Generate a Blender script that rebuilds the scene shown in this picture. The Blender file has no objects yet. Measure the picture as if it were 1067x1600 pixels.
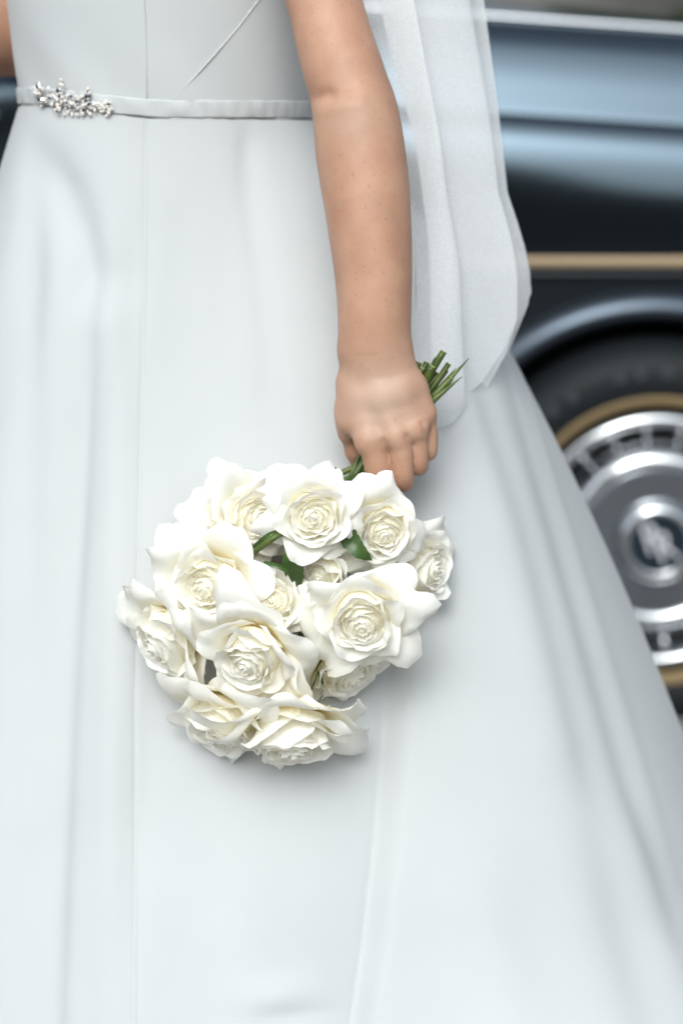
import bpy, bmesh, math, random
import numpy as np
from mathutils import Vector, Matrix, Quaternion

SC = bpy.context.scene
COL = SC.collection
R = math.radians
rng = np.random.default_rng(7)
random.seed(7)

# ------------------------------------------------------------------ camera
CAM_Y, CAM_H, FPX = -2.3, 0.96, 3779.0
PITCH = math.atan(610.0 / FPX)
cam = bpy.data.cameras.new('camera')
cam.sensor_fit = 'HORIZONTAL'; cam.sensor_width = 24.0; cam.lens = 85.0
cam.clip_start = 0.05; cam.clip_end = 400.0
cam.dof.use_dof = True; cam.dof.focus_distance = 2.25; cam.dof.aperture_fstop = 2.8
camo = bpy.data.objects.new('camera', cam); COL.objects.link(camo)
camo.location = (0, CAM_Y, CAM_H); camo.rotation_euler = (R(90) - PITCH, 0, 0)
SC.camera = camo

# ------------------------------------------------------------------ sky, sun, exposure
SUN_DIR = Vector((-0.16, -0.90, 0.70)).normalized()          # towards the sun
w = bpy.data.worlds.new('World'); SC.world = w; w.use_nodes = True
nt = w.node_tree; bg = nt.nodes['Background']
sky = nt.nodes.new('ShaderNodeTexSky'); sky.sky_type = 'NISHITA'; sky.sun_disc = False
sky.sun_elevation = math.asin(SUN_DIR.z); sky.sun_rotation = math.atan2(SUN_DIR.x, SUN_DIR.y)
sky.dust_density = 8.0; sky.ozone_density = 1.0
hs = nt.nodes.new('ShaderNodeHueSaturation'); hs.inputs['Saturation'].default_value = 0.40
nt.links.new(sky.outputs['Color'], hs.inputs['Color'])
wb = nt.nodes.new('ShaderNodeMix'); wb.data_type = 'RGBA'; wb.blend_type = 'MULTIPLY'; wb.inputs['Factor'].default_value = 1.0
wb.inputs['B'].default_value = (0.90, 1.0, 1.065, 1)          # cool light of an overcast sky
nt.links.new(hs.outputs['Color'], wb.inputs['A'])
nt.links.new(wb.outputs['Result'], bg.inputs['Color'])
bg.inputs['Strength'].default_value = 0.15
sl = bpy.data.lights.new('sun', 'SUN'); sl.energy = 0.42; sl.angle = R(22); sl.color = (1.0, 0.98, 0.96)
so = bpy.data.objects.new('sun', sl); COL.objects.link(so)
so.rotation_euler = SUN_DIR.to_track_quat('Z', 'Y').to_euler()
vs = SC.view_settings
vs.view_transform = 'Standard'; vs.look = 'None'; vs.exposure = 0.08; vs.gamma = 1.0; vs.use_curve_mapping = False
SC.cycles.use_denoising = True
SC.cycles.max_bounces = 16; SC.cycles.transparent_max_bounces = 24
SC.cycles.transmission_bounces = 12; SC.cycles.diffuse_bounces = 14
SC.cycles.caustics_reflective = False; SC.cycles.caustics_refractive = False

# ------------------------------------------------------------------ pixels to points
cp, sp = math.cos(PITCH), math.sin(PITCH)
def P(px, py, y):
    """point on the plane of depth y that is seen at photo pixel (px, py)"""
    a = (px - 533.5) / FPX; b = (800.0 - py) / FPX
    dy = cp + b * sp; dz = -sp + b * cp
    k = (y - CAM_Y) / dy
    return Vector((a * k, y, CAM_H + dz * k))
def proj(X, Y, Z):
    dy = Y - CAM_Y; dz = Z - CAM_H
    f = dy * cp - dz * sp; u = dy * sp + dz * cp
    return 533.5 + X / f * FPX, 800.0 - u / f * FPX
def mpp(y): return (y - CAM_Y) / FPX          # metres per photo pixel at depth y

# ------------------------------------------------------------------ helpers
def smooth(me): me.polygons.foreach_set('use_smooth', np.ones(len(me.polygons), bool)); return me
def mk_mesh(name, V, F, sm=True, attr=None):
    me = bpy.data.meshes.new(name)
    me.from_pydata([tuple(map(float, v)) for v in V], [], [tuple(map(int, f)) for f in F])
    if sm and len(F): smooth(me)
    if attr:
        for k, a in attr.items():
            at = me.attributes.new(k, 'FLOAT', 'POINT'); at.data.foreach_set('value', np.asarray(a, np.float32))
    me.update(); return me
def big_mesh(name, V, Q, attr=None):
    """fast quad mesh from numpy arrays"""
    me = bpy.data.meshes.new(name); V = np.ascontiguousarray(V, np.float32); Q = np.ascontiguousarray(Q, np.int32)
    me.vertices.add(len(V)); me.vertices.foreach_set('co', V.ravel())
    me.loops.add(Q.size); me.loops.foreach_set('vertex_index', Q.ravel())
    me.polygons.add(len(Q)); me.polygons.foreach_set('loop_start', np.arange(len(Q), dtype=np.int32) * 4)
    me.update(calc_edges=True); me.validate(); smooth(me)
    if attr:
        for k, a in attr.items():
            at = me.attributes.new(k, 'FLOAT', 'POINT'); at.data.foreach_set('value', np.asarray(a, np.float32))
    me.update(); return me
def link(name, me, mat=None, parent=None, origin=None):
    """me in world coordinates; the parent chain only translates, its origin is passed on"""
    o = bpy.data.objects.new(name, me); COL.objects.link(o)
    if mat is not None and me is not None and not me.materials: me.materials.append(mat)
    if origin is not None and me is not None: me.transform(Matrix.Translation(-Vector(origin)))
    if parent is not None: o.parent = parent
    return o
def empty(name, loc, parent=None):
    o = bpy.data.objects.new(name, None); COL.objects.link(o); o.location = loc; o.empty_display_size = 0.05
    if parent: o.parent = parent
    return o
def tag(o, label=None, cat=None, group=None, kind=None):
    for k, v in (('label', label), ('category', cat), ('group', group), ('kind', kind)):
        if v: o[k] = v
    return o
def grid_faces(nu, nv, close_u=False):
    """vertex (i,j) -> i*nv+j"""
    F = []
    for i in range(nu if close_u else nu - 1):
        for j in range(nv - 1):
            a = i * nv + j; b = ((i + 1) % nu) * nv + j
            F.append((a, b, b + 1, a + 1))
    return F
def frames(pts):
    pts = [Vector(p) for p in pts]; n = len(pts); out = []; up = None
    for i in range(n):
        t = (pts[min(i + 1, n - 1)] - pts[max(i - 1, 0)]).normalized()
        if up is None:
            up = Vector((0, 0, 1)) if abs(t.z) < 0.9 else Vector((0, 1, 0))
        s = t.cross(up).normalized(); up = s.cross(t).normalized(); out.append((pts[i], s, up))
    return out
def tube(pts, rad, n=8, cap=True):
    if not hasattr(rad, '__len__'): rad = [rad] * len(pts)
    V = []; F = []
    fr = frames(pts)
    for (p, s, u), r in zip(fr, rad):
        for k in range(n):
            a = 2 * math.pi * k / n; V.append(p + (s * math.cos(a) + u * math.sin(a)) * r)
    for i in range(len(pts) - 1):
        for k in range(n):
            a = i * n + k; b = i * n + (k + 1) % n; F.append((a, b, b + n, a + n))
    if cap:
        F.append(tuple(range(n - 1, -1, -1))); F.append(tuple((len(pts) - 1) * n + k for k in range(n)))
    return V, F
def spline(pts, n):
    """Catmull-Rom through points (any dimension)"""
    p = np.array([list(q) for q in pts], float); m = len(p)
    pe = np.vstack([2 * p[0] - p[1], p, 2 * p[-1] - p[-2]])
    out = []
    for t in np.linspace(0, m - 1, n):
        i = min(int(t), m - 2); f = t - i; a, b, c, d = pe[i:i + 4]
        out.append(.5 * ((2 * b) + (c - a) * f + (2 * a - 5 * b + 4 * c - d) * f * f + (3 * b - a - 3 * c + d) * f ** 3))
    return np.array(out)
def box(bm, c, s):
    m = Matrix.Translation(c) @ Matrix.Diagonal((s[0], s[1], s[2], 1)); bmesh.ops.create_cube(bm, size=1, matrix=m)
def bm_mesh(name, bm, sm=False):
    me = bpy.data.meshes.new(name); bm.to_mesh(me); bm.free()
    if sm: smooth(me)
    return me
def sstep(a, b, x):
    t = np.clip((np.asarray(x, float) - a) / (b - a), 0, 1); return t * t * (3 - 2 * t)
def lathe_y(prof, n=96, a0=0.0, a1=2 * math.pi):
    """ring about the y axis from (radius, y) pairs; angle measured from +x towards +z"""
    full = abs(a1 - a0 - 2 * math.pi) < 1e-6
    V = []; m = len(prof); k = n if full else n + 1
    for i in range(k):
        a = a0 + (a1 - a0) * i / n
        for r, y in prof: V.append((r * math.cos(a), y, r * math.sin(a)))
    return V, grid_faces(k, m, full)

# ------------------------------------------------------------------ materials
def mat(name, col, rough=.5, metal=0., spec=.5, **kw):
    m = bpy.data.materials.new(name); m.use_nodes = True
    b = m.node_tree.nodes['Principled BSDF']
    b.inputs['Base Color'].default_value = (*col, 1); b.inputs['Roughness'].default_value = rough
    b.inputs['Metallic'].default_value = metal; b.inputs['Specular IOR Level'].default_value = spec
    for k, v in kw.items(): b.inputs[k].default_value = v
    return m
def N(m, t, **inp):
    n = m.node_tree.nodes.new(t)
    for k, v in inp.items(): n.inputs[k.replace('_', ' ')].default_value = v
    return n
def L(m, a, b): m.node_tree.links.new(a, b)
def bsdf(m): return m.node_tree.nodes['Principled BSDF']
def noise_col(m, c1, c2, scale, detail=4, lo=.35, hi=.65, coord='Object'):
    tc = N(m, 'ShaderNodeTexCoord'); n = N(m, 'ShaderNodeTexNoise', Scale=scale, Detail=detail)
    L(m, tc.outputs[coord], n.inputs['Vector'])
    r = N(m, 'ShaderNodeValToRGB'); r.color_ramp.elements[0].color = (*c1, 1); r.color_ramp.elements[1].color = (*c2, 1)
    r.color_ramp.elements[0].position = lo; r.color_ramp.elements[1].position = hi
    L(m, n.outputs['Fac'], r.inputs['Fac']); L(m, r.outputs['Color'], bsdf(m).inputs['Base Color']); return tc, n, r
def bump(m, tc, scale, strength, dist=.001, detail=3, coord='Object'):
    n = N(m, 'ShaderNodeTexNoise', Scale=scale, Detail=detail); L(m, tc.outputs[coord], n.inputs['Vector'])
    b = N(m, 'ShaderNodeBump', Strength=strength, Distance=dist); L(m, n.outputs['Fac'], b.inputs['Height'])
    L(m, b.outputs['Normal'], bsdf(m).inputs['Normal']); return b

M = {}
# satin crepe of the gown
m = mat('satin_crepe', (.74, .75, .755), .60, spec=.22); M['satin'] = m
bsdf(m).inputs['Sheen Weight'].default_value = .15; bsdf(m).inputs['Sheen Roughness'].default_value = .4
tc, n_, r_ = noise_col(m, (.530, .545, .548), (.555, .566, .568), 7, 3)
bump(m, tc, 1500, .10, .0004, 2)
m = mat('belt_ribbon', (.54, .545, .545), .5, spec=.3); M['ribbon'] = m
tc = N(m, 'ShaderNodeTexCoord'); bump(m, tc, 900, .2, .0004)
M['seam'] = mat('seam_piping', (.56, .575, .58), .5, spec=.3)
M['pearl'] = mat('pearl', (.80, .745, .70), .2, spec=.6); bsdf(M['pearl']).inputs['Coat Weight'].default_value = .5
M['crystal'] = mat('crystal', (.86, .88, .90), .03, metal=.95, spec=.8)
M['gilt'] = mat('gilt_setting', (.62, .50, .36), .25, metal=.9)
# skin
m = mat('skin', (.6, .4, .3), .48, spec=.35); M['skin'] = m
b = bsdf(m); b.inputs['Subsurface Weight'].default_value = .22; b.inputs['Subsurface Radius'].default_value = (1, .35, .2); b.inputs['Subsurface Scale'].default_value = .008
tc, n_, r_ = noise_col(m, (.445, .242, .160), (.555, .325, .222), 24, 6, .30, .70)
fr_ = N(m, 'ShaderNodeTexNoise', Scale=330., Detail=2.); L(m, tc.outputs['Object'], fr_.inputs['Vector'])
fr = N(m, 'ShaderNodeValToRGB'); fr.color_ramp.elements[0].position = .63; fr.color_ramp.elements[1].position = .72
L(m, fr_.outputs['Fac'], fr.inputs['Fac'])
mx = N(m, 'ShaderNodeMix'); mx.data_type = 'RGBA'; mx.blend_type = 'MIX'
mm = N(m, 'ShaderNodeMath'); mm.operation = 'MULTIPLY'; mm.inputs[1].default_value = .40
L(m, fr.outputs['Color'], mm.inputs[0]); L(m, mm.outputs[0], mx.inputs['Factor'])
L(m, r_.outputs['Color'], mx.inputs['A']); mx.inputs['B'].default_value = (.28, .13, .075, 1)
at = N(m, 'ShaderNodeAttribute'); at.attribute_name = 'redness'
mx2 = N(m, 'ShaderNodeMix'); mx2.data_type = 'RGBA'
L(m, at.outputs['Fac'], mx2.inputs['Factor']); L(m, mx.outputs['Result'], mx2.inputs['A']); mx2.inputs['B'].default_value = (.42, .16, .10, 1)
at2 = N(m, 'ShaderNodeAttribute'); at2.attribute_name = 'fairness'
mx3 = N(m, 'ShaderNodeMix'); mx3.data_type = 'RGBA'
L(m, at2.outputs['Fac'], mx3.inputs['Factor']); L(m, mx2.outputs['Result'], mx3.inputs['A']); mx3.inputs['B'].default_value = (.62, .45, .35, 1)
L(m, mx3.outputs['Result'], b.inputs['Base Color'])
bump(m, tc, 650, .40, .0008, 4)
M['hair'] = mat('hair', (.06, .035, .02), .45)
# veil tulle: sheer, white
m = bpy.data.materials.new('tulle'); m.use_nodes = True; M['tulle'] = m
nt_ = m.node_tree; nt_.nodes.clear()
out = nt_.nodes.new('ShaderNodeOutputMaterial'); tr = nt_.nodes.new('ShaderNodeBsdfTransparent')
df = nt_.nodes.new('ShaderNodeBsdfDiffuse'); tl = nt_.nodes.new('ShaderNodeBsdfTranslucent')
df.inputs['Color'].default_value = (.93, .94, .95, 1); tl.inputs['Color'].default_value = (.93, .94, .95, 1)
m1 = nt_.nodes.new('ShaderNodeMixShader'); m1.inputs[0].default_value = .28
m2 = nt_.nodes.new('ShaderNodeMixShader')
tcn = nt_.nodes.new('ShaderNodeTexCoord'); vn = nt_.nodes.new('ShaderNodeTexNoise'); vn.inputs['Scale'].default_value = 900; vn.inputs['Detail'].default_value = 1
mr = nt_.nodes.new('ShaderNodeMapRange'); mr.inputs['From Min'].default_value = .35; mr.inputs['From Max'].default_value = .65
mr.inputs['To Min'].default_value = .48; mr.inputs['To Max'].default_value = .60
nt_.links.new(tcn.outputs['Object'], vn.inputs['Vector']); nt_.links.new(vn.outputs['Fac'], mr.inputs['Value'])
nt_.links.new(mr.outputs['Result'], m2.inputs[0])
nt_.links.new(df.outputs[0], m1.inputs[1]); nt_.links.new(tl.outputs[0], m1.inputs[2])
nt_.links.new(tr.outputs[0], m2.inputs[1]); nt_.links.new(m1.outputs[0], m2.inputs[2]); nt_.links.new(m2.outputs[0], out.inputs['Surface'])
M['tulle_edge'] = mat('tulle_edge', (.84, .85, .86), .6, spec=.2)
# petals
m = mat('rose_petal', (.88, .88, .83), .6, spec=.15); M['petal'] = m
b = bsdf(m)
at = N(m, 'ShaderNodeAttribute'); at.attribute_name = 'along'
rp = N(m, 'ShaderNodeValToRGB'); e = rp.color_ramp.elements
e[0].color = (.90, .78, .40, 1); e[0].position = .14; e[1].color = (.97, .955, .905, 1); e[1].position = .66
e2 = e.new(.42); e2.color = (.955, .925, .79, 1)
L(m, at.outputs['Fac'], rp.inputs['Fac'])
tc = N(m, 'ShaderNodeTexCoord'); L(m, rp.outputs['Color'], b.inputs['Base Color'])
bump(m, tc, 160, .25, .0012, 4)
tl = N(m, 'ShaderNodeBsdfTranslucent'); mix = N(m, 'ShaderNodeMixShader', Fac=.24)
L(m, rp.outputs['Color'], tl.inputs['Color']); L(m, b.outputs[0], mix.inputs[1]); L(m, tl.outputs[0], mix.inputs[2])
L(m, mix.outputs[0], m.node_tree.nodes['Material Output'].inputs['Surface'])
m = mat('rose_stem', (.1, .2, .03), .42); M['stem'] = m
tc, n_, r_ = noise_col(m, (.032, .070, .010), (.12, .155, .032), 45, 3); bump(m, tc, 400, .2, .0005)
m = mat('stem_cut', (.40, .42, .16), .7); M['cut'] = m
m = mat('rose_leaf', (.06, .13, .03), .38); M['leaf'] = m
tc, n_, r_ = noise_col(m, (.030, .070, .012), (.062, .12, .024), 60, 3); bump(m, tc, 240, .4, .001)
m = mat('dry_sepal', (.34, .24, .08), .6); M['dry'] = m
# car
m = mat('navy_paint', (.095, .125, .152), .11, metal=.95, spec=.6); M['navy'] = m
m = mat('black_paint', (.004, .008, .011), .25, spec=.4); M['black'] = m; bsdf(m).inputs['Coat Weight'].default_value = .25
M['chrome'] = mat('chrome', (.66, .67, .69), .10, metal=1.)
M['steel'] = mat('brushed_steel', (.30, .315, .34), .24, metal=1.)
M['gold'] = mat('gold_coachline', (.42, .30, .18), .5)
M['tyre_gold'] = mat('tyre_band', (.27, .185, .085), .6)
m = mat('tyre_rubber', (.008, .011, .013), .6, spec=.3); M['rubber'] = m
M['dark'] = mat('dark_recess', (.004, .006, .007), .8)
M['arch'] = mat('arch_well', (.006, .008, .009), .9)
m = mat('car_glass', (.01, .014, .015), .03, spec=.7); M['glass'] = m
M['lens'] = mat('lamp_lens', (.75, .77, .78), .1)
# setting
m = mat('gravel', (.2, .19, .18), .9, spec=.2); M['gravel'] = m
tc, n_, r_ = noise_col(m, (.22, .212, .205), (.38, .365, .35), 60, 6, .3, .7); bump(m, tc, 90, .8, .01, 5)
m = mat('rendered_wall', (.3, .29, .27), .9); M['wall'] = m
tc, n_, r_ = noise_col(m, (.16, .155, .145), (.23, .222, .21), 3, 6); bump(m, tc, 60, .4, .01)
m = mat('foliage', (.05, .09, .03), .6, spec=.3); M['foliage'] = m
noise_col(m, (.016, .032, .012), (.045, .075, .025), 4, 4)
m = mat('bark', (.08, .06, .045), .9); M['bark'] = m
M['lip'] = mat('arch_paint', (.07, .085, .105), .30, metal=.85)
M['silver'] = mat('silver_enamel', (.74, .74, .78), .35, metal=.25)
M['badge'] = mat('badge_enamel', (.008, .018, .028), .2)
M['text'] = mat('sidewall_lettering', (.035, .042, .05), .5)

# ================================================================== SETTING
def make_ground():
    n = 60; xs = np.linspace(-45, 45, n); V = []
    for x in xs:
        for y in xs: V.append((x, y, 0.0))
    o = link('ground', mk_mesh('ground', V, grid_faces(n, n)), M['gravel']); o['kind'] = 'structure'
make_ground()

def leaf_cloud(centers, radii, count, size, seed):
    """many small leaf faces spread through a set of lumps"""
    g = np.random.default_rng(seed); c = np.array(centers); r = np.array(radii)
    pick = g.choice(len(c), count, p=(r ** 2) / (r ** 2).sum())
    d = g.normal(size=(count, 3)); d /= np.linalg.norm(d, axis=1)[:, None]
    p = c[pick] + d * (r[pick] * g.uniform(.55, 1.05, count))[:, None]
    a = g.normal(size=(count, 3)); a /= np.linalg.norm(a, axis=1)[:, None]
    b = np.cross(a, g.normal(size=(count, 3))); b /= np.linalg.norm(b, axis=1)[:, None]
    s = size * g.uniform(.6, 1.4, count)[:, None]
    V = np.stack([p - a * s, p + b * s * .45, p + a * s, p - b * s * .45], 1).reshape(-1, 3)
    return V, np.arange(count * 4).reshape(-1, 4)
def make_tree(name, loc, h, spread, seed, label, n=9000, leaf=.09):
    g = np.random.default_rng(seed); root = empty(name, loc); tag(root, label, 'tree')
    pts = [(0, 0, 0), (.05, .03, h * .25), (-.05, 0, h * .5), (.03, .04, h * .8)]
    V, F = tube(pts, [.17, .13, .10, .04], 10)
    for k in range(6):
        a = k * 1.05; z0 = h * (.25 + .08 * k); q = [(0, 0, z0), (math.cos(a) * spread * .4, math.sin(a) * spread * .4, z0 + h * .14), (math.cos(a) * spread * .75, math.sin(a) * spread * .75, z0 + h * .2)]
        v2, f2 = tube(q, [.06, .04, .015], 6); o_ = len(V); V += v2; F += [tuple(i + o_ for i in f) for f in f2]
    link('trunk', mk_mesh('trunk', V, F), M['bark'], root)
    cs = []; rs = []
    for k in range(26):
        a = g.uniform(0, 6.28); z = g.uniform(.18, .95); rr = spread * math.sqrt(max(0.05, 1 - (2 * z - 1.05) ** 2)) * g.uniform(.2, .85)
        cs.append((rr * math.cos(a), rr * math.sin(a), z * h)); rs.append(g.uniform(.25, .5) * spread * .75)
    V, Q = leaf_cloud(cs, rs, n, leaf, seed)
    link('crown', big_mesh('crown', V, Q), M['foliage'], root)
    return root
def make_wall():
    root = empty('garden_wall', (0, 9.5, 0)); tag(root, 'grey rendered garden wall with coping behind the dark car', 'wall')
    bm = bmesh.new(); box(bm, (0, 0, 1.5), (36, .3, 3.0)); bmesh.ops.bevel(bm, geom=bm.edges, offset=.02, segments=1, affect='EDGES')
    link('wall', bm_mesh('wall', bm), M['wall'], root)
    bm = bmesh.new(); box(bm, (0, 0, 3.07), (36, .42, .13)); link('coping', bm_mesh('coping', bm), M['wall'], root)
make_wall()
make_tree('evergreen_tree', (1.95, 7.6, 0), 3.6, 1.05, 3, 'dark evergreen tree beside the grey wall beyond the car bonnet')
# unseen trees added behind the camera, dark shapes for the car paint to mirror
tree_texts = ['broad leafy tree across the drive, first of the row', 'tall leafy tree across the drive, second of the row',
              'leafy tree across the drive, third of the row', 'leafy tree across the drive, fourth of the row', 'leafy tree across the drive, last of the row']
for k, x in enumerate((-14., -7.5, -.5, 6.5, 13.)):
    t_ = make_tree('leafy_tree', (x, -15.5 - (k % 2) * 1.2, 0), 3.6 + (k * 37 % 11) * .08, 3.0, 20 + k, tree_texts[k], 5000, .28)
    t_['group'] = 'trees across the drive'

def make_hedge():  # unseen hedge added to darken the reflections low on the car side
    root = empty('clipped_hedge', (0, -10.5, 0)); tag(root, 'long clipped dark green hedge across the drive', 'hedge')
    bm = bmesh.new(); box(bm, (0, -.35, .95), (34, .7, 1.9)); link('branches', bm_mesh('branches', bm), M['bark'], root)
    g = np.random.default_rng(4); n = 26000
    p = np.stack([g.uniform(-17, 17, n), g.uniform(-.75, .06, n), g.uniform(0, 2.0, n)], 1); p[:n // 2, 1] = g.normal(.0, .05, n // 2); p[n // 2:n * 3 // 4, 2] = g.normal(1.95, .05, n // 4)
    a = g.normal(size=(n, 3)); a /= np.linalg.norm(a, axis=1)[:, None]; b = np.cross(a, g.normal(size=(n, 3))); b /= np.linalg.norm(b, axis=1)[:, None]
    s = .075 * g.uniform(.6, 1.4, n)[:, None]
    V = np.stack([p - a * s, p + b * s * .5, p + a * s, p - b * s * .5], 1).reshape(-1, 3)
    f = link('foliage', big_mesh('foliage', V, np.arange(n * 4).reshape(-1, 4)), M['foliage'], root); f['kind'] = 'stuff'
make_hedge()

# ================================================================== CAR
CY = 1.60                                             # widest side of the car
WC = P(1025, 850, 1.55); WX, WZ = WC.x, 0.292         # front wheel centre
CARO = Vector((WX, 2.45, 0))
def zc(py, y=1.60): return P(800, py, y).z
def make_car():
    root = empty('vintage_car', CARO)
    tag(root, 'dark navy vintage saloon car with gold coachline and chrome hubcaps behind the bride', 'car')
    YC = 2.45; HALF = YC - CY
    def K(name, V, F, mt, parent=root, sm=True):
        return link(name, mk_mesh(name, V, F, sm), mt, parent, CARO)
    drop = lambda x: -.068 * (x - .3)
    # ---- wing side + doors + rear quarter: one closed side shell, arches cut out
    z_line = zc(409)
    sec_lower = [(.085, .20), (.03, .26), (.008, .40), (.0, .60), (.0, z_line)]
    z1, z2, z3 = zc(338), zc(222), zc(172, 1.65)
    def upper(x):
        d = drop(x)
        return [(.0, z_line + .001), (.0, z1 + d * .5), (.0016, z1 + (z2 - z1) * .40 + d * .7), (.0052, z1 + (z2 - z1) * .75 + d * .9), (.0095, z2 + d), (.015, z2 + (z3 - z2) * .25 + d), (.021, z2 + (z3 - z2) * .5 + d), (.031, z2 + (z3 - z2) * .75 + d), (.043, z3 - .006 + d), (.050, z3 - .010 + d)]
    def upper_door(x):
        return [(min(o, .004 + o * .06), z) for o, z in upper(-.3)]
    def end_t(x, x0, x1):                          # plan curvature at nose and tail
        return .28 * sstep(x1 - .5, x1 + .12, x) + .16 * sstep(x0 + .8, x0 - .2, x)
    def shell(name, secf, x0, x1, n, mt, side, depth=.16, cut=None, parent=root):
        V = []; xs = np.linspace(x0, x1, n)
        for x in xs:
            s = secf(x); e = end_t(x, -3.75, 1.28)
            row = [(x, CY + o + e, z) for o, z in s] + [(x, CY + o + e + depth, z) for o, z in reversed(s)]
            V += row
        m = len(secf(xs[0])) * 2; F = []
        for i in range(n - 1):
            for j in range(m):
                a = i * m + j; b_ = i * m + (j + 1) % m; F.append((a, b_, b_ + m, a + m))
        F.append(tuple(range(m - 1, -1, -1))); F.append(tuple((n - 1) * m + j for j in range(m)))
        if side < 0:
            V = [(a, 2 * YC - b_, c) for a, b_, c in V]; F = [tuple(reversed(f)) for f in F]
        me = mk_mesh(name, V, F, False)
        if cut:
            o = bpy.data.objects.new('tmp', me); COL.objects.link(o)
            cutters = []
            for cx, cr in cut:
                bm = bmesh.new(); bmesh.ops.create_cone(bm, cap_ends=True, segments=96, radius1=cr, radius2=cr, depth=1.2, matrix=Matrix.Translation((cx, CY if side > 0 else 2 * YC - CY, WZ)) @ Matrix.Rotation(R(90), 4, 'X'))
                c = bpy.data.objects.new('tmpc', bm_mesh('c', bm)); COL.objects.link(c); cutters.append(c)
                md = o.modifiers.new('b', 'BOOLEAN'); md.object = c; md.operation = 'DIFFERENCE'; md.solver = 'EXACT'
            dg = bpy.context.evaluated_depsgraph_get(); me2 = bpy.data.meshes.new_from_object(o.evaluated_get(dg))
            for c in cutters: bpy.data.objects.remove(c)
            bpy.data.objects.remove(o); me = me2; me.name = name
        ob = link(name, me, mt, parent, CARO)
        smooth(ob.data); ob.data.set_sharp_from_angle(angle=R(24)); return ob
    arch = [(WX, .392), (WX - 3.05, .392)]
    for side in (1, -1):
        shell('front_wing', upper, -.30, 1.30, 60, M['navy'], side)
        shell('door', upper_door, -1.42, -.308, 30, M['navy'], side)
        shell('door', upper_door, -2.40, -1.428, 30, M['navy'], side)
        shell('rear_quarter', upper, -3.85, -2.408, 30, M['navy'], side)
        shell('lower_side', lambda x: sec_lower, -3.85, 1.30, 70, M['black'], side, .16, arch)
        yo = (lambda y: y) if side > 0 else (lambda y: 2 * YC - y)
        # coachline and the rubbing strip under it
        V = []; n = 60
        for x in np.linspace(-3.7, 1.22, n):
            e = end_t(x, -3.75, 1.28)
            for dz, dy in ((.0085, .001), (.0075, -.005), (-.0065, -.005), (-.0075, .001)): V.append((x, yo(CY + e + dy), z_line + dz))
        K('coachline', V, grid_faces(n, 4), M['gold'])
        V = []
        for x in np.linspace(-3.7, 1.22, n):
            e = end_t(x, -3.75, 1.28)
            for dz, dy in ((-.013, .001), (-.015, -.010), (-.022, -.010), (-.025, .001)): V.append((x, yo(CY + e + dy), z_line + dz))
        K('side_moulding', V, grid_faces(n, 4), M['black'])
        for cx in (WX, WX - 3.05):
            # flared arch lip in body colour
            prof = [(.350, .06), (.352, -.010), (.357, -.021), (.366, -.026), (.377, -.025), (.388, -.019), (.398, -.009), (.404, .004), (.405, .02)]
            V, F = lathe_y(prof, 80, R(-8), R(188))
            V = [(cx + a, yo(CY + b_), WZ + c) for a, b_, c in V]
            K('arch_lip', V, F, M['lip'])
            V, F = lathe_y([(.36, .04), (.36, .40), (.0, .40)], 64)
            K('arch_well', [(cx + a, yo(CY + b_), WZ + c) for a, b_, c in V], F, M['arch'])
            make_wheel(root, (cx, yo(1.552), WZ), side)
    # ---- bonnet with raised centre
    V = []; n = 50; xs = np.linspace(-.42, 1.22, n)
    def bonnet_row(x):
        d = drop(x); top = -.105 * (x - .3) + .0
        zl = z3 + d
        half = [(CY + .056, zl - .010), (CY + .057, zl - .004), (CY + .060, zl + .003), (CY + .075, zl + .045), (CY + .098, zl + .098), (CY + .124, zl + .138), (CY + .138, zl + .143),
                (CY + .152, zl + .147), (CY + .25, zl + .165 + top * .2), (CY + .42, zl + .190 + top * .4), (CY + .60, zl + .208 + top * .6), (CY + .78, zl + .218 + top * .8), (YC, zl + .220 + top * .8)]
        return [(x, y + .0, z) for y, z in half] + [(x, 2 * YC - y, z) for y, z in reversed(half[:-1])]
    for x in xs: V += bonnet_row(x)
    mrow = len(bonnet_row(0))
    V += [(x_, y_, z_ - .05) for x_, y_, z_ in V[-mrow:]]
    K('bonnet', V, grid_faces(n + 1, mrow), M['navy'])
    for s in (1, -1):
        yo = (lambda y: y) if s > 0 else (lambda y: 2 * YC - y)
        pts = [(x, yo(CY + .146), z3 + drop(x) + .149) for x in np.linspace(-.4, 1.2, 24)]
        V, F = tube(pts, .008, 8); K('bonnet_strip', V, F, M['chrome'])
    # ---- structure inside so that no gap shows daylight
    bm = bmesh.new(); box(bm, (-1.25, YC, .55), (4.9, 2 * HALF - .34, .62)); K0 = link('chassis', bm_mesh('chassis', bm), M['dark'], root, CARO)
    # ---- cabin: roof, pillars and glass
    def ring(z, xf, xr, ins):
        return [(xf, CY + ins + .18, z), (xf - .10, CY + ins, z), (xr + .12, CY + ins, z), (xr, CY + ins + .18, z), (xr, 2 * YC - CY - ins - .18, z), (xr + .12, 2 * YC - CY - ins, z), (xf - .10, 2 * YC - CY - ins, z), (xf, 2 * YC - CY - ins - .18, z)]
    r0 = ring(z3 - .02, -.36, -2.85, .05); r1 = ring(1.40, -1.12, -2.62, .20); r2 = ring(1.47, -1.25, -2.48, .34)
    V = r1 + r2; F = [(j, (j + 1) % 8, (j + 1) % 8 + 8, j + 8) for j in range(8)] + [tuple(range(8, 16))]
    K('roof', V, F, M['navy'], sm=False)
    for j in range(8):
        q = [Vector(r0[j]), Vector(r0[(j + 1) % 8]), Vector(r1[(j + 1) % 8]), Vector(r1[j])]
        c = sum(q, Vector()) / 4; qq = [c + (p_ - c) * .97 for p_ in q]
        K('window', qq, [(0, 1, 2, 3)], M['glass'], sm=False)
        V, F = tube([q[0], q[3]], .03, 8); K('pillar', V, F, M['navy'])
    V = []
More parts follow.
